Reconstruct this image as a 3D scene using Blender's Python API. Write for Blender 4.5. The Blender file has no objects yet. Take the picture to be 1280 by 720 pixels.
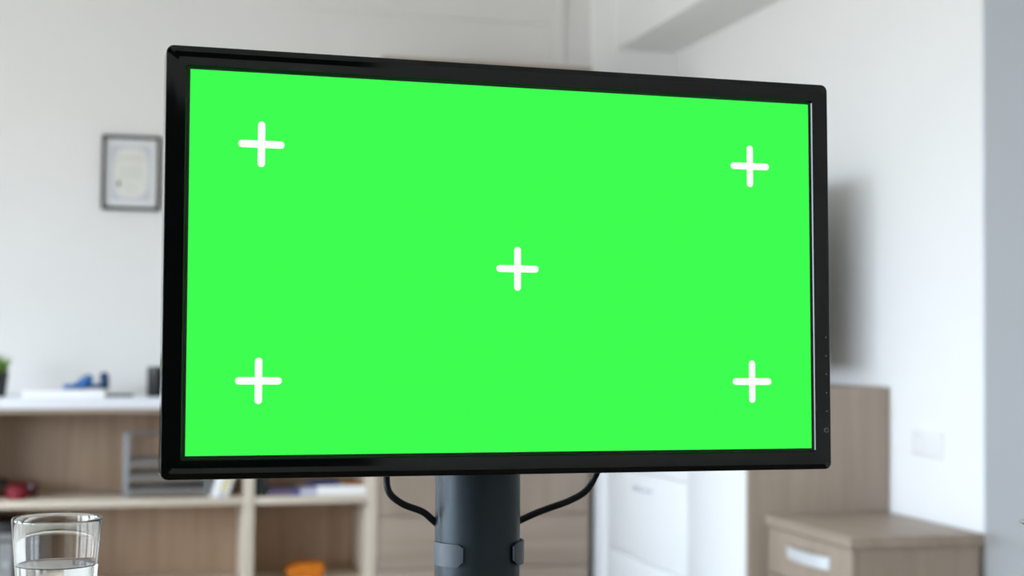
import bpy, bmesh, math, random
from mathutils import Vector, Matrix
random.seed(7)
SC = bpy.context.scene
COL = SC.collection
R = math.radians

# ------------------------------------------------------------------ materials
def lin(c):
    out = []
    for v in c:
        v /= 255.0
        out.append(v / 12.92 if v <= .04045 else ((v + .055) / 1.055) ** 2.4)
    return (*out, 1.0)

def mat(name, rgb, rough=.5, metal=0.0, spec=.5, var=.03, scale=30.0, bump=0.0, coat=0.0):
    m = bpy.data.materials.new(name); m.use_nodes = True
    nt = m.node_tree; b = nt.nodes['Principled BSDF']
    tc = nt.nodes.new('ShaderNodeTexCoord')
    n = nt.nodes.new('ShaderNodeTexNoise'); n.inputs['Scale'].default_value = scale; n.inputs['Detail'].default_value = 3
    nt.links.new(tc.outputs['Object'], n.inputs['Vector'])
    r = nt.nodes.new('ShaderNodeValToRGB')
    c = lin(rgb)
    r.color_ramp.elements[0].position = .3; r.color_ramp.elements[1].position = .7
    r.color_ramp.elements[0].color = (*[v * (1 - var) for v in c[:3]], 1)
    r.color_ramp.elements[1].color = (*[min(1, v * (1 + var)) for v in c[:3]], 1)
    nt.links.new(n.outputs['Fac'], r.inputs['Fac'])
    nt.links.new(r.outputs['Color'], b.inputs['Base Color'])
    b.inputs['Roughness'].default_value = rough
    b.inputs['Metallic'].default_value = metal
    b.inputs['Specular IOR Level'].default_value = spec
    b.inputs['Coat Weight'].default_value = coat
    b.inputs['Coat Roughness'].default_value = .03
    if bump:
        bp = nt.nodes.new('ShaderNodeBump'); bp.inputs['Strength'].default_value = bump; bp.inputs['Distance'].default_value = .002
        nt.links.new(n.outputs['Fac'], bp.inputs['Height']); nt.links.new(bp.outputs['Normal'], b.inputs['Normal'])
    return m

def wood(name, a, b_, along='Z', rough=.45):
    m = bpy.data.materials.new(name); m.use_nodes = True
    nt = m.node_tree; b = nt.nodes['Principled BSDF']
    tc = nt.nodes.new('ShaderNodeTexCoord'); mp = nt.nodes.new('ShaderNodeMapping')
    sc = {'Z': (14, 14, .9), 'X': (.9, 14, 14), 'Y': (14, .9, 14)}[along]
    mp.inputs['Scale'].default_value = sc
    nt.links.new(tc.outputs['Object'], mp.inputs['Vector'])
    n = nt.nodes.new('ShaderNodeTexNoise'); n.inputs['Scale'].default_value = 1.3; n.inputs['Detail'].default_value = 6
    n.inputs['Distortion'].default_value = .6
    nt.links.new(mp.outputs['Vector'], n.inputs['Vector'])
    r = nt.nodes.new('ShaderNodeValToRGB')
    r.color_ramp.elements[0].position = .35; r.color_ramp.elements[1].position = .68
    r.color_ramp.elements[0].color = lin(a); r.color_ramp.elements[1].color = lin(b_)
    nt.links.new(n.outputs['Fac'], r.inputs['Fac']); nt.links.new(r.outputs['Color'], b.inputs['Base Color'])
    b.inputs['Roughness'].default_value = rough
    return m

def emit(name, rgb, s=1.0):
    m = bpy.data.materials.new(name); m.use_nodes = True
    nt = m.node_tree; b = nt.nodes['Principled BSDF']
    b.inputs['Base Color'].default_value = (.005, .005, .005, 1)
    b.inputs['Roughness'].default_value = .6
    b.inputs['Specular IOR Level'].default_value = .1
    b.inputs['Emission Color'].default_value = lin(rgb)
    b.inputs['Emission Strength'].default_value = s
    return m

def glassmat(name, ior, rough=0.0):
    m = bpy.data.materials.new(name); m.use_nodes = True
    b = m.node_tree.nodes['Principled BSDF']
    b.inputs['Base Color'].default_value = (.985, .995, .99, 1)
    b.inputs['Transmission Weight'].default_value = 1
    b.inputs['IOR'].default_value = ior
    b.inputs['Roughness'].default_value = rough
    return m

EXPO = 0.0
ES = 2 ** (-EXPO)
M = dict(
    wall=mat('wall_paint', (230, 229, 227), .85, var=.008, scale=3),
    wallshade=mat('shaded_wall_blue_grey', (221, 226, 233), .85, var=.006, scale=3),
    wallw=mat('white_wall_colour', (244, 245, 245), .85, var=.006, scale=3),
    ceil=mat('ceiling_paint', (240, 240, 239), .9, var=.01, scale=3),
    floor=wood('floor_greyed_oak', (168, 162, 152), (188, 182, 172), 'Y', .4),
    wood=wood('oak_melamine', (156, 140, 125), (168, 152, 137)),
    woodx=wood('oak_melamine_horizontal', (156, 140, 125), (168, 152, 137), 'X'),
    woody=wood('oak_melamine_lengthwise', (156, 140, 125), (168, 152, 137), 'Y'),
    edge=mat('pale_edge_band', (212, 199, 182), .5, var=.02),
    backp=wood('back_panel', (160, 134, 110), (178, 152, 128)),
    worktop=mat('white_worktop', (228, 230, 236), .35, var=.01),
    white=mat('white_lacquer', (240, 242, 244), .3, var=.005),
    dark=mat('dark_panel', (40, 36, 33), .8),
    steel=mat('brushed_aluminium', (226, 230, 234), .42, metal=.35, var=.02),
    chrome=mat('chrome', (220, 222, 224), .08, metal=1, var=.01),
    silver=mat('silver_plastic', (150, 154, 158), .35, metal=.2, var=.02),
    smoke=mat('grey_tray_plastic', (120, 116, 112), .35, var=.03),
    gloss=mat('piano_black_plastic', (6, 8, 8), .06, spec=.40, var=.05, coat=.0),
    satin=mat('satin_black_plastic', (16, 18, 18), .3, spec=.5, var=.08, bump=.0),
    column=mat('dark_grey_painted_metal', (42, 53, 59), .42, metal=.45, spec=.6, var=.04),
    clip=mat('dark_grey_clip_plastic', (62, 73, 80), .42, spec=.6, var=.04),
    cable=mat('black_rubber', (14, 16, 16), .5),
    mark=mat('pale_print', (120, 128, 128), .5),
    green=emit('screen_green', (58, 255, 78), ES * 1.0),
    cross=emit('screen_white', (250, 254, 250), ES * 1.0),
    frame=mat('dark_wood_frame', (24, 20, 12), .45, var=.15),
    paper=mat('certificate_paper', (232, 233, 233), .7, var=.02),
    band=mat('lavender_ornament', (206, 208, 217), .7, var=.12, scale=160),
    cream=mat('cream_certificate_centre', (232, 232, 225), .7, var=.02),
    ink=mat('faded_ink', (205, 205, 200), .8),
    seal=mat('bronze_seal', (70, 58, 28), .5, var=.2, scale=300),
    pot=mat('black_pot', (38, 40, 40), .5),
    soil=mat('soil', (60, 45, 32), .9, var=.3, scale=200),
    leaf=mat('grass_green', (120, 165, 50), .6, var=.25, scale=60),
    cover=mat('white_cover', (250, 250, 250), .4, var=.005),
    pages=mat('book_pages', (232, 230, 222), .8, var=.05, scale=400),
    blue=mat('blue_rubber', (22, 96, 162), .4, var=.15),
    navy=mat('navy_rubber', (16, 56, 98), .4, var=.1),
    slate=mat('dark_olive_cover', (88, 90, 82), .5, var=.05),
    crimson=mat('crimson_paint', (122, 10, 32), .7, var=.1),
    maroon=mat('dark_red_leather', (92, 14, 12), .35, var=.2),
    black=mat('black_leather', (22, 10, 10), .5),
    yellow=mat('yellow_print', (232, 214, 120), .5),
    purple=mat('purple_print', (104, 92, 118), .5, var=.3, scale=80),
    bluep=mat('blue_print', (56, 78, 150), .5, var=.1),
    lilac=mat('lilac_cover', (196, 196, 216), .5, var=.04),
    orangeline=mat('orange_brown_cover', (170, 105, 55), .5),
    dgreen=mat('dark_green_cover', (22, 40, 38), .5),
    orange=mat('orange_plastic', (226, 128, 14), .45, var=.08),
    binder=mat('black_binder', (36, 37, 38), .5),
    label=mat('grey_label', (150, 150, 150), .6, var=.04),
    socket=mat('socket_plastic', (243, 243, 243), .35, var=.01),
    desk=mat('desk_laminate', (90, 72, 58), .4, var=.1),
    glass=glassmat('clear_glass', 1.46), water=glassmat('water', 1.33),
    upvc=mat('white_window_frame', (235, 236, 236), .4),
)

# ------------------------------------------------------------------ helpers
def finish(name, bm, m, parent=None, smooth=None, loc=None):
    bmesh.ops.recalc_face_normals(bm, faces=bm.faces)
    me = bpy.data.meshes.new(name); bm.to_mesh(me); bm.free()
    for k in (m if isinstance(m, (list, tuple)) else [m]): me.materials.append(k)
    o = bpy.data.objects.new(name, me); COL.objects.link(o)
    if parent: o.parent = parent
    if loc: o.location = loc
    if smooth is not None:
        for p in me.polygons: p.use_smooth = True
        me.set_sharp_from_angle(angle=R(smooth))
    return o

def add_box(bm, x0, x1, y0, y1, z0, z1, bev=0.0, seg=2, mi=0):
    t = bmesh.new()
    bmesh.ops.create_cube(t, size=1)
    for v in t.verts:
        v.co = Vector(((x0 + x1) / 2 + v.co.x * (x1 - x0), (y0 + y1) / 2 + v.co.y * (y1 - y0), (z0 + z1) / 2 + v.co.z * (z1 - z0)))
    if bev:
        bmesh.ops.bevel(t, geom=t.edges[:], offset=bev, segments=seg, affect='EDGES', profile=.5)
    merge(bm, t, mi)

def merge(bm, t, mi=0, mtx=None):
    if mtx is not None: t.transform(mtx)
    vm = {v: bm.verts.new(v.co) for v in t.verts}
    for f in t.faces:
        try:
            nf = bm.faces.new([vm[v] for v in f.verts]); nf.material_index = mi
        except ValueError: pass
    t.free()

def box(name, x0, x1, y0, y1, z0, z1, m, parent=None, bev=0.002, seg=2):
    bm = bmesh.new(); add_box(bm, x0, x1, y0, y1, z0, z1, bev, seg)
    return finish(name, bm, m, parent, 40 if bev else None)

def add_lathe(bm, prof, n=48, c=(0, 0, 0), mi=0):
    t = bmesh.new(); rings = []
    for r, z in prof:
        if r < 1e-6: rings.append([t.verts.new((c[0], c[1], c[2] + z))])
        else: rings.append([t.verts.new((c[0] + r * math.cos(2 * math.pi * k / n), c[1] + r * math.sin(2 * math.pi * k / n), c[2] + z)) for k in range(n)])
    for a, b in zip(rings, rings[1:]):
        for k in range(n):
            q = [a[k % len(a)], a[(k + 1) % n % len(a)], b[(k + 1) % n % len(b)], b[k % len(b)]]
            u = []
            for v in q:
                if v not in u: u.append(v)
            if len(u) > 2: t.faces.new(u)
    merge(bm, t, mi)

def lathe(name, prof, m, parent=None, n=48, c=(0, 0, 0)):
    bm = bmesh.new(); add_lathe(bm, prof, n, c)
    return finish(name, bm, m, parent, 35)

def catmull(pts, k=10):
    P = [Vector(p) for p in pts]; P = [P[0] * 2 - P[1]] + P + [P[-1] * 2 - P[-2]]
    out = []
    for i in range(1, len(P) - 2):
        for j in range(k):
            t = j / k; a, b, c, d = P[i - 1], P[i], P[i + 1], P[i + 2]
            out.append(.5 * ((2 * b) + (c - a) * t + (2 * a - 5 * b + 4 * c - d) * t * t + (3 * b - a - 3 * c + d) * t ** 3))
    out.append(P[-2]); return out

def add_tube(bm, pts, r, n=12, mi=0, cap=True):
    t = bmesh.new(); rings = []
    up = Vector((0, 0, 1)); prev = None
    for i, p in enumerate(pts):
        d = (pts[min(i + 1, len(pts) - 1)] - pts[max(i - 1, 0)]).normalized()
        if prev is None:
            s = d.cross(up if abs(d.z) < .9 else Vector((0, 1, 0))).normalized()
        else: s = (prev - d * prev.dot(d)).normalized()
        prev = s; u = d.cross(s)
        rr = r[i] if isinstance(r, list) else r
        rings.append([t.verts.new(p + (s * math.cos(2 * math.pi * k / n) + u * math.sin(2 * math.pi * k / n)) * rr) for k in range(n)])
    for a, b in zip(rings, rings[1:]):
        for k in range(n): t.faces.new((a[k], a[(k + 1) % n], b[(k + 1) % n], b[k]))
    if cap: t.faces.new(rings[0]); t.faces.new(rings[-1])
    merge(bm, t, mi)

def tag(o, label=None, cat=None, group=None, kind=None):
    if label: o['label'] = label
    if cat: o['category'] = cat
    if group: o['group'] = group
    if kind: o['kind'] = kind
    return o

def thing(name, label, cat, loc=(0, 0, 0), rz=0.0, group=None):
    o = bpy.data.objects.new(name, None); COL.objects.link(o)
    o.empty_display_size = .05; o.location = loc; o.rotation_euler = (0, 0, rz)
    return tag(o, label, cat, group)

def struct(o): return tag(o, kind='structure')

# ------------------------------------------------------------------ room (metres; camera stands at x=0, y=0)
XL, XR, YB, YN, H = -4.2, 2.47, 6.66, -2.6, 2.8
struct(box('floor', XL - .1, 3.7, YN - .1, YB + .1, -.1, 0, M['floor'], bev=0))
struct(box('ceiling', XL - .1, 3.7, YN - .1, YB + .1, H, H + .1, M['ceil'], bev=0))
# back wall: flat field, a shallow band above, a slim pilaster, and the deeper corner block at its right
bm = bmesh.new()
add_box(bm, XL, XR, YB, YB + .1, 0, H)
add_box(bm, .66, 1.895, YB - .012, YB, 2.50, H)
add_box(bm, 1.895, 1.943, YB - .02, YB, 0, H, .004)
struct(finish('wall_back', bm, M['wall']))
bm = bmesh.new()
add_box(bm, 2.07, XR, YB - .05, YB - .0005, 0, H, .004)        # corner block in the whiter wall colour
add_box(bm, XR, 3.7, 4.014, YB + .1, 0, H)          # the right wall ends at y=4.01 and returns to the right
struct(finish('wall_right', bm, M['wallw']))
struct(box('wall_right_return', XR + .001, 3.6, 4.004, 4.014, 0, H, M['wallshade'], bev=0))   # its end face, with its shade put into a cooler grey colour
struct(box('wall_right_far', 3.6, 3.7, YN, 4.01, 0, H, M['wall'], bev=0))
struct(box('trim_1', 2.177, XR, 2.3, YB - .05, 2.39, H, M['wallw'], bev=.003))   # boxed beam along the right wall
# left wall with three windows
WZ0, WZ1 = .45, 2.20
wins = [(-1.6, -.8), (-.3, 1.5), (1.9, 3.5), (3.9, 5.3)]
bm = bmesh.new()
add_box(bm, XL - .2, XL, YN, YB + .1, 0, WZ0)
add_box(bm, XL - .2, XL, YN, YB + .1, WZ1, H)
ys = [YN] + [v for w in wins for v in w] + [YB + .1]
for a, b in zip(ys[::2], ys[1::2]): add_box(bm, XL - .2, XL, a, b, WZ0, WZ1)
struct(finish('wall_left', bm, M['wall']))
for i, (a, b) in enumerate(wins):
    bm = bmesh.new(); x0, x1 = XL - .13, XL - .07; f = .05
    add_box(bm, x0, x1, a, b, WZ0, WZ0 + f); add_box(bm, x0, x1, a, b, WZ1 - f, WZ1)
    for yy in (a, (a + b - f) / 2, b - f): add_box(bm, x0, x1, yy, yy + f, WZ0 + f, WZ1 - f)
    w = struct(finish('window_%d' % (i + 1), bm, M['upvc']))
# plain wall behind the camera; added unseen dark panel darkens the bezel reflections
struct(box('wall_rear', XL - .1, 3.7, YN - .1, YN, 0, H, M['wall'], bev=0))
bm = bmesh.new(); add_box(bm, -1.40, -.155, YN, YN + .04, 0, 2.02, .004); add_box(bm, -.145, 1.08, YN, YN + .04, 0, 2.02, .004)
d = struct(finish('added_dark_panel', bm, M['dark'])); 
h = box('panel_handle', 1.0, 1.02, YN + .04, YN + .09, 1.0, 1.02, M['steel'], d)

# ------------------------------------------------------------------ bookcase
SH = .411
bc = thing('bookcase', 'low pale wood bookcase with open bays and white top against the back wall', 'bookcase', (.2, 6.4, 0))
def rel(o, t):
    if o.parent is not t: return o                             # a sub-part already shares its part's frame
    o.matrix_parent_inverse = Matrix.Translation(-t.location) if not any(t.rotation_euler) else (Matrix.Translation(t.location) @ Matrix.Rotation(t.rotation_euler.z, 4, 'Z')).inverted()
    return o
def pbox(name, t, *a, m, bev=.0015): return rel(box(name, *a, m, t, bev=bev), t)
BX0, BX1, BY0, BY1 = -.66, 1.034, 6.22, 6.62
pbox('side_panel', bc, BX0, BX0 + .03, BY0, BY1, 0, .751, m=M['edge'])
pbox('side_panel', bc, BX1 - .038, BX1, BY0, BY1, 0, .751, m=M['edge'])
pbox('divider', bc, .492, .533, BY0, BY1, .06, .751, m=M['edge'])
pbox('shelf', bc, BX0 + .03, .492, BY0 + .004, BY1 - .01, SH - .03, SH, m=M['edge'])
pbox('shelf', bc, .533, BX1 - .038, BY0 + .004, BY1 - .01, SH - .03, SH, m=M['edge'])
pbox('bottom_board', bc, BX0 + .03, BX1 - .038, BY0 + .004, BY1 - .01, .03, .06, m=M['edge'])
pbox('back_panel', bc, BX0, BX1, BY1 - .01, BY1, 0, .751, m=M['backp'])
pbox('top_board', bc, BX0, BX1, BY0, BY1, .751, .770, m=M['woodx'])
pbox('worktop', bc, BX0 - .01, BX1, BY0 - .005, BY1 + .035, .770, .812, m=M['worktop'], bev=.003)
WT = .812

# ------------------------------------------------------------------ wardrobe
wd = thing('wardrobe', 'tall pale wood wardrobe behind the monitor, against the back wall', 'wardrobe', (1.49, 6.4, 0))
WX0, WX1, WY = 1.038, 1.945, 6.22
bm = bmesh.new()
add_box(bm, WX0, WX0 + .018, WY + .02, 6.615, 0, 2.232); add_box(bm, WX1 - .018, WX1, WY + .02, 6.615, 0, 2.232)
add_box(bm, WX0 + .018, WX1 - .018, WY + .02, 6.615, 2.21, 2.232); add_box(bm, WX0 + .018, WX1 - .018, 6.60, 6.615, 0, 2.21)
add_box(bm, WX0 + .018, WX1 - .018, WY + .05, 6.60, 0, .08)
rel(finish('carcass', bm, M['wood'], wd), wd)
for a, b in ((WX0, 1.4895), (1.4935, WX1)):
    d = pbox('door', wd, a, b, WY, WY + .018, .323, 2.23, m=M['wood'])
    xh = 1.46 if a < 1.2 else 1.52
    h = box('handle', xh - .006, xh + .006, WY - .03, WY, 1.0, 1.2, M['steel'], d, bev=.002)
    rel(h, wd)
for z0, z1 in ((.105, .319), (.02, .101)):
    d = pbox('drawer', wd, WX0, WX1, WY, WY + .018, z0, z1, m=M['woodx'])

# ------------------------------------------------------------------ chest of drawers along the right wall
ch = thing('chest_of_drawers', 'waist-high chest with white drawer fronts and wood side against the right wall', 'chest of drawers', (2.2, 5.4, 0))
CX0, CX1, CY0, CY1, CZ = 1.965, 2.465, 4.57, 6.215, .909
pbox('side_panel', ch, CX0 + .001, CX1, CY0, CY0 + .02, 0, CZ - .001, m=M['wood'])
pbox('side_panel', ch, CX0 + .02, CX1, CY1 - .02, CY1, 0, CZ - .02, m=M['wood'])
pbox('top_board', ch, CX0, CX1, CY0 + .021, CY1, CZ - .02, CZ, m=M['woody'])
pbox('back_panel', ch, CX1 - .01, CX1, CY0 + .02, CY1 - .02, .05, CZ - .02, m=M['wood'])
pbox('filler_strip', ch, CX0, CX0 + .018, 6.036, CY1, .02, CZ - .022, m=M['white'])
for z0, z1 in ((.5485, .885), (.2085, .5455), (.02, .2055)):
    d = pbox('drawer', ch, CX0, CX0 + .018, 5.1105, 6.032, z0, z1, m=M['white'])
    if z1 > .3:
        hz = z1 - .06
        bm = bmesh.new()
        add_tube(bm, catmull([(CX0 + .002, 5.655, hz), (CX0 - .022, 5.65, hz), (CX0 - .028, 5.57, hz - .002), (CX0 - .022, 5.49, hz), (CX0 + .002, 5.485, hz)], 8), .006, 10)
        h = finish('handle', bm, M['steel'], d, 40); rel(h, ch)
d = pbox('door', ch, CX0, CX0 + .018, CY0 + .022, 5.1075, .02, .885, m=M['white'])

# ------------------------------------------------------------------ pedestal cabinet
pd = thing('drawer_cabinet', 'small pale wood drawer cabinet with thick top in the right corner', 'cabinet', (2.23, 4.26, 0))
pbox('top_board', pd, 2.018, 2.446, 3.963, 4.562, .467, .500, m=M['woody'], bev=.002)
bm = bmesh.new()
add_box(bm, 2.045, 2.43, 3.975, 3.993, .0, .467); add_box(bm, 2.045, 2.43, 4.535, 4.553, .0, .467)
add_box(bm, 2.412, 2.43, 3.993, 4.535, .0, .467); add_box(bm, 2.045, 2.412, 3.993, 4.535, .0, .04)
rel(finish('carcass', bm, M['wood'], pd), pd)
for z0, z1 in ((.320, .463), (.172, .316), (.03, .168)):
    d = pbox('drawer', pd, 2.026, 2.044, 3.975, 4.553, z0, z1, m=M['wood'])
    hz = z1 - .058
    bm = bmesh.new(); n = 14; rows = []
    for k in range(n + 1):                                    # bowed flat bar handle
        t = k / n; y = 4.107 + t * .285; x = 2.026 - .004 - .022 * math.sin(math.pi * t) ** .6
        rows.append([bm.verts.new((x + dx, y, hz + dz)) for dx, dz in ((0, -.019), (-.003, -.016), (-.003, .016), (0, .019), (.004, .019), (.004, -.019))])
    for a, b in zip(rows, rows[1:]):
        for k in range(6): bm.faces.new((a[k], a[(k + 1) % 6], b[(k + 1) % 6], b[k]))
    bm.faces.new(rows[0]); bm.faces.new(rows[-1])
    for yy in (4.112, 4.376): add_box(bm, 2.016, 2.027, yy, yy + .012, hz - .012, hz + .012)
    h = finish('handle', bm, M['steel'], d, 40); rel(h, pd)

# ------------------------------------------------------------------ wall socket on the right wall
so = thing('wall_socket', 'white double socket plate on the bright right wall', 'socket', (2.47, 4.32, .735))
rel(box('plate', 2.460, 2.4695, 4.232, 4.408, .693, .779, M['socket'], so, bev=.003), so)
for yc in (4.276, 4.364):
    bm = bmesh.new(); add_lathe(bm, [(0, 0), (.017, 0), (.019, .002), (.022, .002), (.022, 0.0)], 24)
    bm.transform(Matrix.Translation((2.4595, yc, .736)) @ Matrix.Rotation(R(-90), 4, 'Y'))
    rel(finish('outlet', bm, M['socket'], so, 40), so)

# ------------------------------------------------------------------ television on its bracket, right wall
tv = thing('wall_television', 'flat black television on a bracket behind the monitor, on the right wall', 'television', (2.47, 5.3, 1.3))
rel(box('casing', 2.14, 2.18, 4.67, 5.85, .965, 1.625, M['satin'], tv, bev=.006), tv)
rel(box('screen', 2.137, 2.1405, 4.685, 5.835, .985, 1.61, M['gloss'], tv, bev=.001), tv)
bm = bmesh.new(); add_box(bm, 2.18, 2.19, 5.2, 5.5, 1.15, 1.45, .002); add_box(bm, 2.19, 2.455, 5.3, 5.4, 1.24, 1.36, .004); add_box(bm, 2.455, 2.4695, 5.22, 5.48, 1.17, 1.43, .002)
rel(finish('bracket', bm, M['satin'], tv), tv)

# ------------------------------------------------------------------ framed certificate
cf = thing('framed_certificate', 'small framed certificate hanging on the back wall left of the monitor', 'picture frame', (.0285, 6.658, 1.75))
def rect_ring(bm, x0, x1, z0, z1, w, y0, y1):
    add_box(bm, x0, x1, y0, y1, z1 - w, z1); add_box(bm, x0, x1, y0, y1, z0, z0 + w)
    add_box(bm, x0, x0 + w, y0, y1, z0 + w, z1 - w); add_box(bm, x1 - w, x1, y0, y1, z0 + w, z1 - w)
bm = bmesh.new(); cx0, cx1, cz0, cz1 = -.092, .149, 1.592, 1.909
rect_ring(bm, cx0, cx1, cz0, cz1, .0135, 6.638, 6.658)
rel(finish('frame', bm, M['frame'], cf), cf)
paper = box('paper', cx0 + .012, cx1 - .012, 6.65, 6.657, cz0 + .012, cz1 - .012, M['paper'], cf, bev=0); rel(paper, cf)
# ornamental border with rounded inner corners
bm = bmesh.new(); ox0, ox1, oz0, oz1 = cx0 + .038, cx1 - .038, cz0 + .042, cz1 - .042
xm, zm = (ox0 + ox1) / 2, (oz0 + oz1) / 2
inner, outer = [], []
NN = 64
for k in range(NN):
    a = 2 * math.pi * (k + .5) / NN; c, s = math.cos(a), math.sin(a)
    hw, hh = (ox1 - ox0) / 2, (oz1 - oz0) / 2
    e = 3.2; rr = (abs(c) ** e + abs(s) ** e) ** (-1 / e)
    inner.append(bm.verts.new((xm + (hw - .010) * c * rr, 6.6485, zm + (hh - .010) * s * rr)))
    q = max(abs(c), abs(s)); outer.append(bm.verts.new((xm + hw * c / q, 6.6485, zm + hh * s / q)))
for k in range(NN): bm.faces.new((inner[k], inner[(k + 1) % NN], outer[(k + 1) % NN], outer[k]))
r_ = bmesh.ops.extrude_face_region(bm, geom=bm.faces[:]); bmesh.ops.translate(bm, verts=[v for v in r_['geom'] if isinstance(v, bmesh.types.BMVert)], vec=(0, .0012, 0))
o = finish('border', bm, M['band'], paper); rel(o, cf)
bm = bmesh.new(); vs = []
for k in range(NN):
    a = 2 * math.pi * (k + .5) / NN; c, s = math.cos(a), math.sin(a); rr = (abs(c) ** 3.2 + abs(s) ** 3.2) ** (-1 / 3.2)
    vs.append(bm.verts.new((xm + ((ox1 - ox0) / 2 - .012) * c * rr, 6.649, zm + ((oz1 - oz0) / 2 - .012) * s * rr)))
bm.faces.new(vs); r_ = bmesh.ops.extrude_face_region(bm, geom=bm.faces[:]); bmesh.ops.translate(bm, verts=[v for v in r_['geom'] if isinstance(v, bmesh.types.BMVert)], vec=(0, .0008, 0))
rel(finish('centre_field', bm, M['cream'], paper), cf)
bm = bmesh.new()
for z, w in ((1.818, .050), (1.808, .062), (1.775, .04), (1.76, .05), (1.745, .046), (1.730, .05), (1.70, .03), (1.678, .03)): add_box(bm, xm - w, xm + w, 6.6482, 6.6488, z - .002, z + .002)
rel(finish('text_lines', bm, M['ink'], paper), cf)
bm = bmesh.new(); add_lathe(bm, [(0, .0), (.006, 0), (.008, -.001), (.0085, -.002)], 20)
bm.transform(Matrix.Translation((-.021, 6.647, 1.706)) @ Matrix.Rotation(R(90), 4, 'X'))
add_box(bm, -.024, -.018, 6.6472, 6.6482, 1.688, 1.706)
rel(finish('seal', bm, M['seal'], paper), cf)
pane = bpy.data.materials.new('thin_picture_glass'); pane.use_nodes = True
nt = pane.node_tree; nt.nodes.remove(nt.nodes['Principled BSDF'])
tr = nt.nodes.new('ShaderNodeBsdfTransparent'); gl = nt.nodes.new('ShaderNodeBsdfGlossy'); gl.inputs['Roughness'].default_value = .03
mx = nt.nodes.new('ShaderNodeMixShader'); mx.inputs[0].default_value = .04
nt.links.new(tr.outputs[0], mx.inputs[1]); nt.links.new(gl.outputs[0], mx.inputs[2]); nt.links.new(mx.outputs[0], nt.nodes['Material Output'].inputs[0])
rel(box('glass_pane', cx0 + .011, cx1 - .011, 6.642, 6.644, cz0 + .011, cz1 - .011, pane, cf, bev=0), cf)

# ------------------------------------------------------------------ things on the white worktop
pl = thing('potted_grass', 'small black pot with green grass at the left end of the white top', 'plant', (-.478, 6.36, WT))
bm = bmesh.new(); add_lathe(bm, [(0, 0), (.036, 0), (.038, .004), (.048, .098), (.050, .10), (.046, .10), (.044, .088), (0, .088)], 32)
finish('pot', bm, M['pot'], pl, 40)
bm = bmesh.new(); add_lathe(bm, [(0, .086), (.043, .086), (.043, .09), (0, .093)], 24); finish('soil', bm, M['soil'], pl)
bm = bmesh.new()
for i in range(420):                                          # dense tuft of blades
    a = random.uniform(0, 2 * math.pi); r0 = .042 * math.sqrt(random.random()); L = random.uniform(.055, .092)
    b = Vector((r0 * math.cos(a), r0 * math.sin(a), .088)); out = Vector((math.cos(a), math.sin(a), 0)) * (r0 / .042) * random.uniform(.25, .8)
    side = Vector((-math.sin(a + random.uniform(-1, 1)), math.cos(a), 0)).normalized() * .0016
    prev = None
    for k in range(4):
        t = k / 3; p = b + Vector((0, 0, 1)) * L * t * (1 - .25 * t * out.length) + out * L * t * t * .75
        w = side * (1 - t * .9); cur = (bm.verts.new(p - w), bm.verts.new(p + w))
        if prev: bm.faces.new((prev[0], prev[1], cur[1], cur[0]))
        prev = cur
finish('grass', bm, M['leaf'], pl)

def lay_book(name, label, x0, x1, y0, y1, z0, z1, cover, rz=0, cat='book', group=None, spine=None):
    t = thing(name, label, cat, ((x0 + x1) / 2, (y0 + y1) / 2, z0), R(rz), group)
    w, d, h = (x1 - x0) / 2, (y1 - y0) / 2, z1 - z0; c = min(.003, h * .15)
    bm = bmesh.new(); add_box(bm, -w, w, -d, d, 0, c, .0005); add_box(bm, -w, w, -d, d, h - c, h, .0005); add_box(bm, -w, w, -d, -d + c, c, h - c)
    finish('cover', bm, cover, t)
    box('pages', -w + .003, w - .003, -d + c, d - .003, c, h - c, M['pages'], t, bev=0)
    return t
lay_book('book', 'closed white book lying flat on the white worktop', -.372, -.062, 6.26, 6.46, WT, WT + .027, M['cover'])
# blue headphones on the book
hp = thing('headphones', 'blue headphones lying on the flat white book', 'headphones', (-.13, 6.37, WT + .027))
def cup(name, loc, rot, mm, r=.034, h=.022, sx=1.0):
    bm = bmesh.new(); add_lathe(bm, [(0, -h * .5), (r * .75, -h * .5), (r * .95, -h * .3), (r, 0), (r * .92, h * .35), (r * .7, h * .5), (0, h * .5)], 32)
    o = finish(name, bm, mm, hp, 50); o.location = loc; o.rotation_euler = rot; o.scale.x = sx; return o
cup('ear_cup', (.068, 0, .0365), (0, R(86), R(4)), M['navy'], .036, .036)
cup('ear_cup', (-.008, -.01, .034), (R(10), R(-32), 0), M['blue'], .036, .034)
bm = bmesh.new(); add_tube(bm, catmull([(-.012, .0, .012), (-.05, -.01, .016), (-.082, 0, .013), (-.078, .045, .012), (-.02, .075, .012), (.045, .06, .016), (.066, .01, .03)], 8), .0095, 10)
finish('headband', bm, M['blue'], hp, 50)
bm = bmesh.new(); add_tube(bm, catmull([(.015, -.005, .012), (.04, .0, .016), (.062, .0, .026)], 6), .005, 8)
finish('hinge', bm, M['navy'], hp, 50)
box('phone', -.056, .052, 6.30, 6.37, WT, WT + .011, M['slate'], bev=.003)
tag(bpy.data.objects['phone'], 'flat dark olive phone lying right of the white book', 'phone')
mg = thing('black_cup', 'black cylindrical pen cup on the white top, half behind the monitor', 'cup', (.150, 6.36, WT))
bm = bmesh.new(); add_lathe(bm, [(0, 0), (.043, 0), (.045, .003), (.045, .119), (.043, .121), (.041, .119), (.041, .006), (0, .006)], 40)
finish('body', bm, M['satin'], mg, 40)

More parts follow.
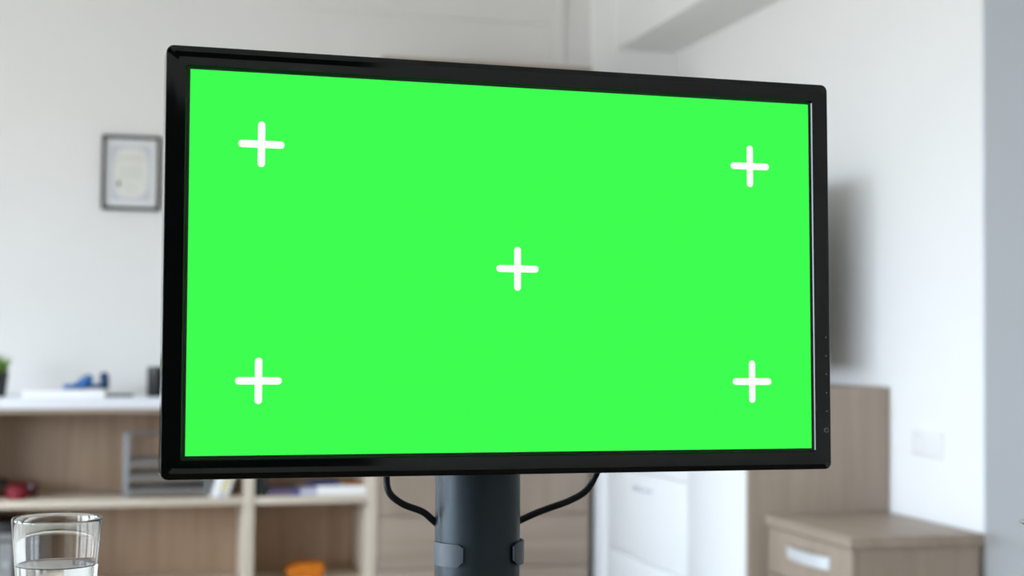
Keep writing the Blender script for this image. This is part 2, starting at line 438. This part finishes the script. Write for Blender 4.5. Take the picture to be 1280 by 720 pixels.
# ------------------------------------------------------------------ left bay, middle shelf
rc = thing('red_case', 'dark red leather case lying on the shelf in the left bay', 'case', (-.40, 6.42, SH))
bm = bmesh.new(); add_box(bm, -.16, .088, -.05, .05, 0, .058, .018, 4); finish('body', bm, M['maroon'], rc, 50)
box('flap', -.16, -.03, -.053, .053, .02, .070, M['black'], rc, bev=.012, seg=3)
bm = bmesh.new(); add_lathe(bm, [(0, 0), (.009, 0), (.010, .003), (0, .004)], 16); bm.transform(Matrix.Translation((.064, -.0505, .042)) @ Matrix.Rotation(R(90), 4, 'X'))
finish('clasp', bm, M['silver'], rc, 40)
bm = bmesh.new(); add_lathe(bm, [(0, 0), (.034, 0), (.037, .004), (.038, .022), (.037, .046), (.033, .051), (0, .052)], 32)
tag(finish('round_tin', bm, M['crimson'], None, 50, (-.385, 6.30, SH)), 'crimson round tin in front of the dark red case', 'tin')

tr_ = thing('letter_tray', 'silver three-tier letter tray on the middle shelf of the left bay', 'letter tray', (.2, 6.43, SH))
for x in (-.170, .147):
    for y in (-.125, .125):
        bm = bmesh.new(); add_box(bm, x - (.011 if x < 0 else .006), x + (.011 if x < 0 else .006), y - .006, y + .006, 0, .250, .003); add_box(bm, x - .005, x + .005, y - .005, y + .005, .250, .258, .002)
        finish('post', bm, M['silver'], tr_, 40)
for z in (.008, .064, .122):
    bm = bmesh.new()
    add_box(bm, -.160, .142, -.13, .13, z, z + .004); add_box(bm, -.160, .142, -.134, -.130, z, z + .026, .001)
    add_box(bm, -.160, -.156, -.13, .13, z + .004, z + .022); add_box(bm, .138, .142, -.13, .13, z + .004, z + .022); add_box(bm, -.156, .138, .126, .13, z + .004, z + .022)
    finish('tray', bm, M['smoke'], tr_)
box('top_bar', -.160, .142, .119, .131, .238, .246, M['silver'], tr_, bev=.002)

def lean_book(name, label, x, w, hgt, ang, cover, y0=6.25, dep=.17, spine=None, group=None):
    t = thing(name, label, 'book', (x, y0 + dep / 2, SH), 0, group)
    t.rotation_euler = (0, R(ang), 0)
    bm = bmesh.new(); c = .002
    add_box(bm, 0, c, -dep / 2, dep / 2, 0, hgt); add_box(bm, w - c, w, -dep / 2, dep / 2, 0, hgt); add_box(bm, c, w - c, -dep / 2, -dep / 2 + c, 0, hgt)
    finish('cover', bm, cover, t)
    box('pages', c, w - c, -dep / 2 + c, dep / 2 - .002, .002, hgt - .002, M['pages'], t, bev=0)
    if spine: box('spine_print', w * .25, w * .8, -dep / 2 - .0006, -dep / 2, hgt * .12, hgt * .9, spine, t, bev=0)
    return t
lean_book('leaning_book', 'white book leaning right beside the letter tray', .362, .026, .20, 17, M['cover'])
lean_book('leaning_book', 'book with yellow printed spine leaning near the shelf divider', .3895, .026, .19, 17, M['lilac'], spine=M['yellow'])
lean_book('leaning_book', 'thin grey-white book leaning rightmost against the shelf divider', .417, .012, .18, 17, M['pages'])

# ------------------------------------------------------------------ right bay, middle shelf
lean_book('upright_book', 'dark green book standing upright against the shelf divider', .545, .034, .22, 0, M['dgreen'])
b1 = lay_book('magazine', 'purple and blue magazine lying at the left of the right bay', .590, .720, 6.26, 6.46, SH, SH + .026, M['purple'])
box('spine_print', .038, .062, -.1006, -.1, .004, .022, M['bluep'], b1, bev=0)
lay_book('booklet', 'pale lilac booklet lying between purple magazine and white book', .722, .788, 6.26, 6.46, SH, SH + .028, M['lilac'])
lay_book('thick_book', 'thick white book lying flat at the right of the right bay', .790, .992, 6.255, 6.46, SH, SH + .037, M['cover'])
lay_book('thin_book', 'thin blue booklet lying on top of the thick white book', .765, .89, 6.29, 6.47, SH + .037, SH + .044, M['bluep'])
lay_book('thin_book', 'thin orange-brown booklet on the right end of the thick white book', .905, .985, 6.29, 6.45, SH + .037, SH + .043, M['orangeline'])

# ------------------------------------------------------------------ lower shelf
bi = thing('binder', 'black ring binder with grey spine labels on the bottom shelf', 'binder', (-.425, 6.42, .06))
box('cover', -.032, .032, -.14, .14, 0, .258, M['binder'], bi, bev=.003)
box('spine_label', -.026, .028, -.1412, -.14, .02, .185, M['label'], bi, bev=0)
box('spine_label', -.026, .028, -.1412, -.14, .196, .218, M['label'], bi, bev=0)
lath = lathe('ring_hole', [(0, 0), (.008, 0), (.010, .001), (.010, 0)], M['steel'], bi, 20)
lath.location = (0, -.1412, .10); lath.rotation_euler = (R(90), 0, 0)
bi2 = thing('binder', 'second black binder left of the first, partly outside the picture', 'binder', (-.493, 6.42, .06))
for c in list(bi.children):
    k = c.copy(); COL.objects.link(k); k.parent = bi2
ob = thing('orange_box', 'orange rounded storage box on the bottom shelf of the right bay', 'box', (.757, 6.40, .06))
box('body', -.076, .076, -.06, .06, 0, .050, M['orange'], ob, bev=.012, seg=4)
box('lid', -.042, .078, -.062, .062, .040, .060, M['orange'], ob, bev=.008, seg=3)

# ------------------------------------------------------------------ desk
DT = .76
dk = thing('desk', 'desk carrying the monitor and the water glass in the foreground', 'desk', (.3, 1.0, 0))
rel(box('desk_top', -.75, 1.30, .50, 1.51, DT - .03, DT, M['desk'], dk, bev=.003), dk)
for x in (-.70, 1.20):
    for y in (.55, 1.41): rel(box('leg', x, x + .05, y, y + .05, 0, DT - .03, M['satin'], dk, bev=.003), dk)

# ------------------------------------------------------------------ monitor
YAW, TILT = .0353, .0274
mo = thing('computer_monitor', 'large black widescreen monitor showing a green screen with white crosses', 'monitor', (.3105, 1.315, DT), YAW)
head_c = Vector((.3142, 1.2062, 1.1095))
HM = (Matrix.Translation(mo.location) @ Matrix.Rotation(YAW, 4, 'Z')).inverted() @ Matrix.Translation(head_c) @ Matrix.Rotation(YAW, 4, 'Z') @ Matrix.Rotation(-TILT, 4, 'X')
def head(o): o.matrix_local = HM; return o
SW, SHH = .531, .2997
def rr_loop(bm, w, h, r, y, n=6, yside=None):
    out = []
    for (sx, sz, a0) in ((1, 1, 0), (-1, 1, 90), (-1, -1, 180), (1, -1, 270)):
        for k in range(n + 1):
            a = R(a0 + 90 * k / n); q = 1 if yside is None else math.sin(a) ** 2
            out.append(bm.verts.new((sx * (w / 2 - r) + r * math.cos(a), y * q + (yside or 0) * (1 - q), sz * (h / 2 - r) + r * math.sin(a))))
    return out
def loft(bm, loops, mi=0):
    for a, b in zip(loops, loops[1:]):
        n = len(a)
        for k in range(n): bm.faces.new((a[k], a[(k + 1) % n], b[(k + 1) % n], b[k])).material_index = mi
OW, OH = .5680, .3360
# front bezel: sloping outer lip, shallow groove, flat face, bright inner bevel, screen recess
bm = bmesh.new()
# inset from the outer edge, depth along top and bottom, depth along the two sides, corner radius
prof = [(0, .022, .022, .0060), (0, .0002, .0004, .0060), (.0002, -.0006, -.0004, .0058), (.0007, -.0012, -.0010, .0054),
        (.0046, -.0020, -.0011, .0040), (.0049, -.0020, -.0011, .0039), (.0088, -.0011, -.0011, .0030), (.0091, -.0011, -.0011, .0028),
        (.0148, -.0011, -.0011, .0020), (.0151, -.0010, -.0010, .0018), (.0161, .0006, .0006, .0014), (.0166, .0007, .0007, .0012)]
loops = [rr_loop(bm, OW - 2 * i, OH - 2 * i, r, y, 16, ys_) for i, y, ys_, r in prof]
loft(bm, loops)
head(finish('bezel', bm, M['gloss'], mo, 7))
bm = bmesh.new()                                               # matte black gasket between bezel and picture
loft(bm, [rr_loop(bm, OW - .0330, OH - .0330, .001, .0002), rr_loop(bm, SW, SHH, .0003, .0002)])
head(finish('screen_gasket', bm, M['cable'], mo))
bm = bmesh.new(); add_box(bm, -SW / 2, SW / 2, 0, .004, -SHH / 2, SHH / 2)
scr = head(finish('screen', bm, M['green'], mo))
def cross(cx, cz, L=.0181, t=.0029):
    bm = bmesh.new(); vs = []
    def arm(a0):                                               # rounded arm end, then the inner corner
        c, s = math.cos(a0), math.sin(a0)
        for k in range(9):
            b = R(-90 + 180 * k / 8); x = L - t + t * math.cos(b); z = t * math.sin(b)
            vs.append((x * c - z * s, x * s + z * c))
        vs.append((t * c - t * s, t * s + t * c))
    for q in range(4): arm(q * math.pi / 2)
    V = [bm.verts.new((cx + x, -.0003, cz + z)) for x, z in vs]
    for q in range(4): bm.faces.new([V[q * 10 - 1]] + V[q * 10:q * 10 + 10])
    bm.faces.new([V[9], V[19], V[29], V[39]])
    r_ = bmesh.ops.extrude_face_region(bm, geom=bm.faces[:])
    bmesh.ops.translate(bm, verts=[v for v in r_['geom'] if isinstance(v, bmesh.types.BMVert)], vec=(0, .0002, 0))
    return finish('cross_mark', bm, M['cross'], scr)
for p in ((-.210, .0933), (.2093, .0931), (0, -.0002), (-.2103, -.0922), (.2097, -.0924)): cross(*p)
# back housing
bm = bmesh.new()
loops = [rr_loop(bm, OW - .002, OH - .002, .007, .020), rr_loop(bm, OW - .010, OH - .010, .010, .030), rr_loop(bm, OW - .08, OH - .06, .03, .044), rr_loop(bm, OW - .22, OH - .14, .03, .056)]
loft(bm, loops); bm.faces.new(loops[-1]); bm.faces.new(loops[0])
head(finish('back_housing', bm, M['satin'], mo, 30))
# touch button prints and power mark on the right bezel
bz = [o for o in mo.children if o.name.startswith('bezel')][0]
for k, z in enumerate((-.0540, -.0700, -.0858, -.1020, -.1180)):
    bm = bmesh.new(); add_lathe(bm, [(0, .0004), (.0006, .0004), (.0006, 0)], 12)
    bm.transform(Matrix.Translation((.2795, -.0015, z)) @ Matrix.Rotation(R(90), 4, 'X'))
    finish('button_mark', bm, M['mark'], bz)
bm = bmesh.new(); pts = [Vector((.2790 + .0019 * math.sin(R(a)), -.0015, -.1342 + .0019 * math.cos(R(a)))) for a in range(35, 326, 12)]
add_tube(bm, pts, .00028, 6); add_tube(bm, [Vector((.2790, -.0015, -.1342)), Vector((.2790, -.0015, -.1318))], .00028, 6)
finish('power_mark', bm, M['mark'], bz)
# stand: neck, column with side seams, clips, base
bm = bmesh.new(); add_box(bm, -.03, .03, -.064, .0, .27, .42, .006); finish('neck_plate', bm, M['satin'], mo, 40)
def arc(sx_off=0.0, n=40):
    pts = []
    for k in range(n + 1):
        a = R(180 * k / n); pts.append(((-.0360 - sx_off) * math.cos(a), -.000 - (.025 + sx_off) * math.sin(a)))
    return pts
sec = [(-.0375, .015), (-.0375, .0035), (-.0366, .0025), (-.0362, .001)] + arc() + [(.0362, .001), (.0366, .0025), (.0375, .0035), (.0375, .015)]
bm = bmesh.new(); lo = [bm.verts.new((x, y, .012)) for x, y in sec]; hi = [bm.verts.new((x, y, .40)) for x, y in sec]
n = len(sec)
for k in range(n): bm.faces.new((lo[k], lo[(k + 1) % n], hi[(k + 1) % n], hi[k]))
bm.faces.new(lo); bm.faces.new(hi)
finish('column', bm, M['column'], mo, 25)
def clip(side, wid):
    # curved plate hugging the column: starts behind the side, wraps onto the front, chamfered inner corners
    path = [(-.0405, .006), (-.0405, .002), (-.0402, -.001)]
    a_pts = [(x * 1.0 - 0, y) for x, y in arc(.0038, 60)]
    path += [p for p in a_pts if p[0] > -.0385 and p[0] < -.0410 + wid]
    z0, z1 = .0935, .1135; bm = bmesh.new(); outer_, inner_ = [], []
    xe = path[-1][0]
    for x, y in path:
        cch = max(0, .005 - (xe - x)) * .9
        outer_.append((bm.verts.new((side * x * -1 if side > 0 else x, y, z0 + cch)), bm.verts.new((side * x * -1 if side > 0 else x, y, z1 - cch * .7))))
        xi, yi = x * .96, y + .0015
        inner_.append((bm.verts.new((side * xi * -1 if side > 0 else xi, yi, z0 + cch)), bm.verts.new((side * xi * -1 if side > 0 else xi, yi, z1 - cch * .7))))
    m_ = len(path)
    for k in range(m_ - 1):
        bm.faces.new((outer_[k][0], outer_[k + 1][0], outer_[k + 1][1], outer_[k][1])); bm.faces.new((inner_[k][0], inner_[k][1], inner_[k + 1][1], inner_[k + 1][0]))
        for q in (0, 1): bm.faces.new((outer_[k][q], outer_[k + 1][q], inner_[k + 1][q], inner_[k][q]))
    for k in (0, m_ - 1): bm.faces.new((outer_[k][0], outer_[k][1], inner_[k][1], inner_[k][0]))
    finish('cable_clip', bm, M['clip'], mo, 30)
clip(-1, .0195); clip(1, .0165)
bm = bmesh.new(); loops = [rr_loop(bm, w, h, r, y, 10) for w, h, r, y in ((.25, .18, .05, 0), (.25, .18, .05, .006), (.245, .175, .05, .011), (.20, .13, .04, .014))]
loft(bm, loops); bm.faces.new(loops[0]); bm.faces.new(loops[-1]); bm.transform(Matrix.Rotation(R(90), 4, 'X'))
finish('base', bm, M['satin'], mo, 30)
# cables behind the monitor
cab = lambda label, name, pts: tag(finish(name, (lambda b: (add_tube(b, catmull(pts, 10), .0031, 12), b)[1])(bmesh.new()), M['cable'], None, 60), label, 'cable')
cab('black cable curving from the monitor to the left side of its column', 'signal_cable',
    [(.230, 1.265, .990), (.2275, 1.300, .955), (.2272, 1.32, .932), (.2300, 1.322, .9165), (.2425, 1.324, .9060), (.2600, 1.326, .8990), (.2690, 1.328, .8920), (.2765, 1.331, .8850), (.2800, 1.338, .8780)])
cab('black cable curving from the monitor to the right side of its column', 'power_cable',
    [(.421, 1.265, .985), (.4205, 1.300, .950), (.4180, 1.32, .9280), (.4100, 1.322, .9150), (.3960, 1.324, .9065), (.3770, 1.327, .8995), (.3640, 1.329, .8945), (.3480, 1.332, .8870), (.3420, 1.340, .882)])

# ------------------------------------------------------------------ glass of water
GX, GY = -.0485, 1.3185
gz = lambda z: .0250 + (.0365 - .0250) * z / .1405
prof = [(0, 0), (.022, 0), (.0245, .001), (gz(.004), .004)] + [(gz(z), z) for z in (.03, .06, .09, .12, .138, .1395)] + [(gz(.14) - .0004, .1405), (gz(.14) - .0012, .1405), (gz(.14) - .0017, .1395)] + \
       [(gz(z) - .0019, z) for z in (.1385, .12, .09, .06, .03, .018)] + [(gz(.01) - .006, .013), (0, .0125)]
gl_ = lathe('drinking_glass', prof, M['glass'], None, 128); gl_.location = (GX, GY, DT)
tag(gl_, 'clear tapered drinking glass half full of water, standing left of the monitor', 'glass')
zl = .1020
wp = [(0, .0126)] + [(gz(.01) - .0061, .0131)] + [(gz(z) - .0017, z) for z in (.018, .03, .06, .09, zl + .0010)] + [(gz(zl) - .0030, zl + .0001), (gz(zl) - .006, zl), (0, zl)]
wa = lathe('water', wp, M['water'], None, 96); wa.location = (GX, GY, DT)
tag(wa, 'clear still water filling the lower part of the drinking glass', 'water')

# ------------------------------------------------------------------ footed steel bowl, only the tip of its rim is in view
fb = lathe('footed_bowl', [(0, 0), (.030, 0), (.030, .003), (.006, .010), (.005, .060), (.006, .095), (.018, .112), (.034, .1235), (.0455, .1305), (.0462, .1315), (.0445, .1312), (.033, .126), (.016, .117), (0, .115)], M['chrome'], None, 64)
fb.location = (.8290, 1.2, DT); tag(fb, 'shiny steel bowl rim just entering at the right edge of the picture', 'bowl')

# ------------------------------------------------------------------ daylight
w = bpy.data.worlds.new('sky'); SC.world = w; w.use_nodes = True
nt = w.node_tree; bg = nt.nodes['Background']; bg.inputs['Strength'].default_value = 18.2
tc = nt.nodes.new('ShaderNodeTexCoord'); sp = nt.nodes.new('ShaderNodeSeparateXYZ'); rp = nt.nodes.new('ShaderNodeValToRGB')
mr = nt.nodes.new('ShaderNodeMapRange'); mr.inputs['From Min'].default_value = -.5; mr.inputs['From Max'].default_value = .5
nt.links.new(tc.outputs['Generated'], sp.inputs[0]); nt.links.new(sp.outputs['Z'], mr.inputs['Value']); nt.links.new(mr.outputs[0], rp.inputs['Fac'])
rp.color_ramp.elements[0].position = .40; rp.color_ramp.elements[0].color = (.38, .38, .37, 1)       # ground and houses outside
rp.color_ramp.elements[1].position = .56; rp.color_ramp.elements[1].color = (.78, .91, 1.06, 1)       # bright overcast sky
nt.links.new(rp.outputs['Color'], bg.inputs['Color'])
def portal(x, y0, y1, z0, z1):
    l = bpy.data.lights.new('window_portal', 'AREA'); l.shape = 'RECTANGLE'; l.size = y1 - y0; l.size_y = z1 - z0
    l.cycles.is_portal = True
    o = bpy.data.objects.new('window_portal', l); COL.objects.link(o); return o
for a, b in wins:
    o = portal(XL, a, b, WZ0, WZ1); o.location = (XL - .18, (a + b) / 2, (WZ0 + WZ1) / 2)
    o.rotation_euler = Matrix(((0, 0, -1), (1, 0, 0), (0, -1, 0))).to_euler()
    # local -Z must look into the room (+X)
    o.rotation_euler = (R(90), 0, R(-90))

# ------------------------------------------------------------------ camera
cam = bpy.data.cameras.new('camera'); co = bpy.data.objects.new('camera', cam); COL.objects.link(co)
cam.sensor_width = 36; cam.lens = 1900 / 1280 * 36; cam.clip_start = .02
co.matrix_world = Matrix.Translation((0, 0, 1.05)) @ Matrix.Rotation(R(-14.4), 4, 'Z') @ Matrix.Rotation(R(92), 4, 'X') @ Matrix.Rotation(R(.5), 4, 'Z')
cam.dof.use_dof = True; cam.dof.focus_distance = 1.25; cam.dof.aperture_fstop = 6.5
SC.camera = co
SC.view_settings.view_transform = 'Standard'; SC.view_settings.look = 'None'
SC.view_settings.gamma = 1; SC.view_settings.use_curve_mapping = False; SC.view_settings.exposure = EXPO
SC.cycles.max_bounces = 18; SC.cycles.diffuse_bounces = 12; SC.cycles.transmission_bounces = 12; SC.cycles.transparent_max_bounces = 12
SC.cycles.sample_clamp_indirect = 6; SC.cycles.use_denoising = True
SC.cycles.caustics_refractive = True
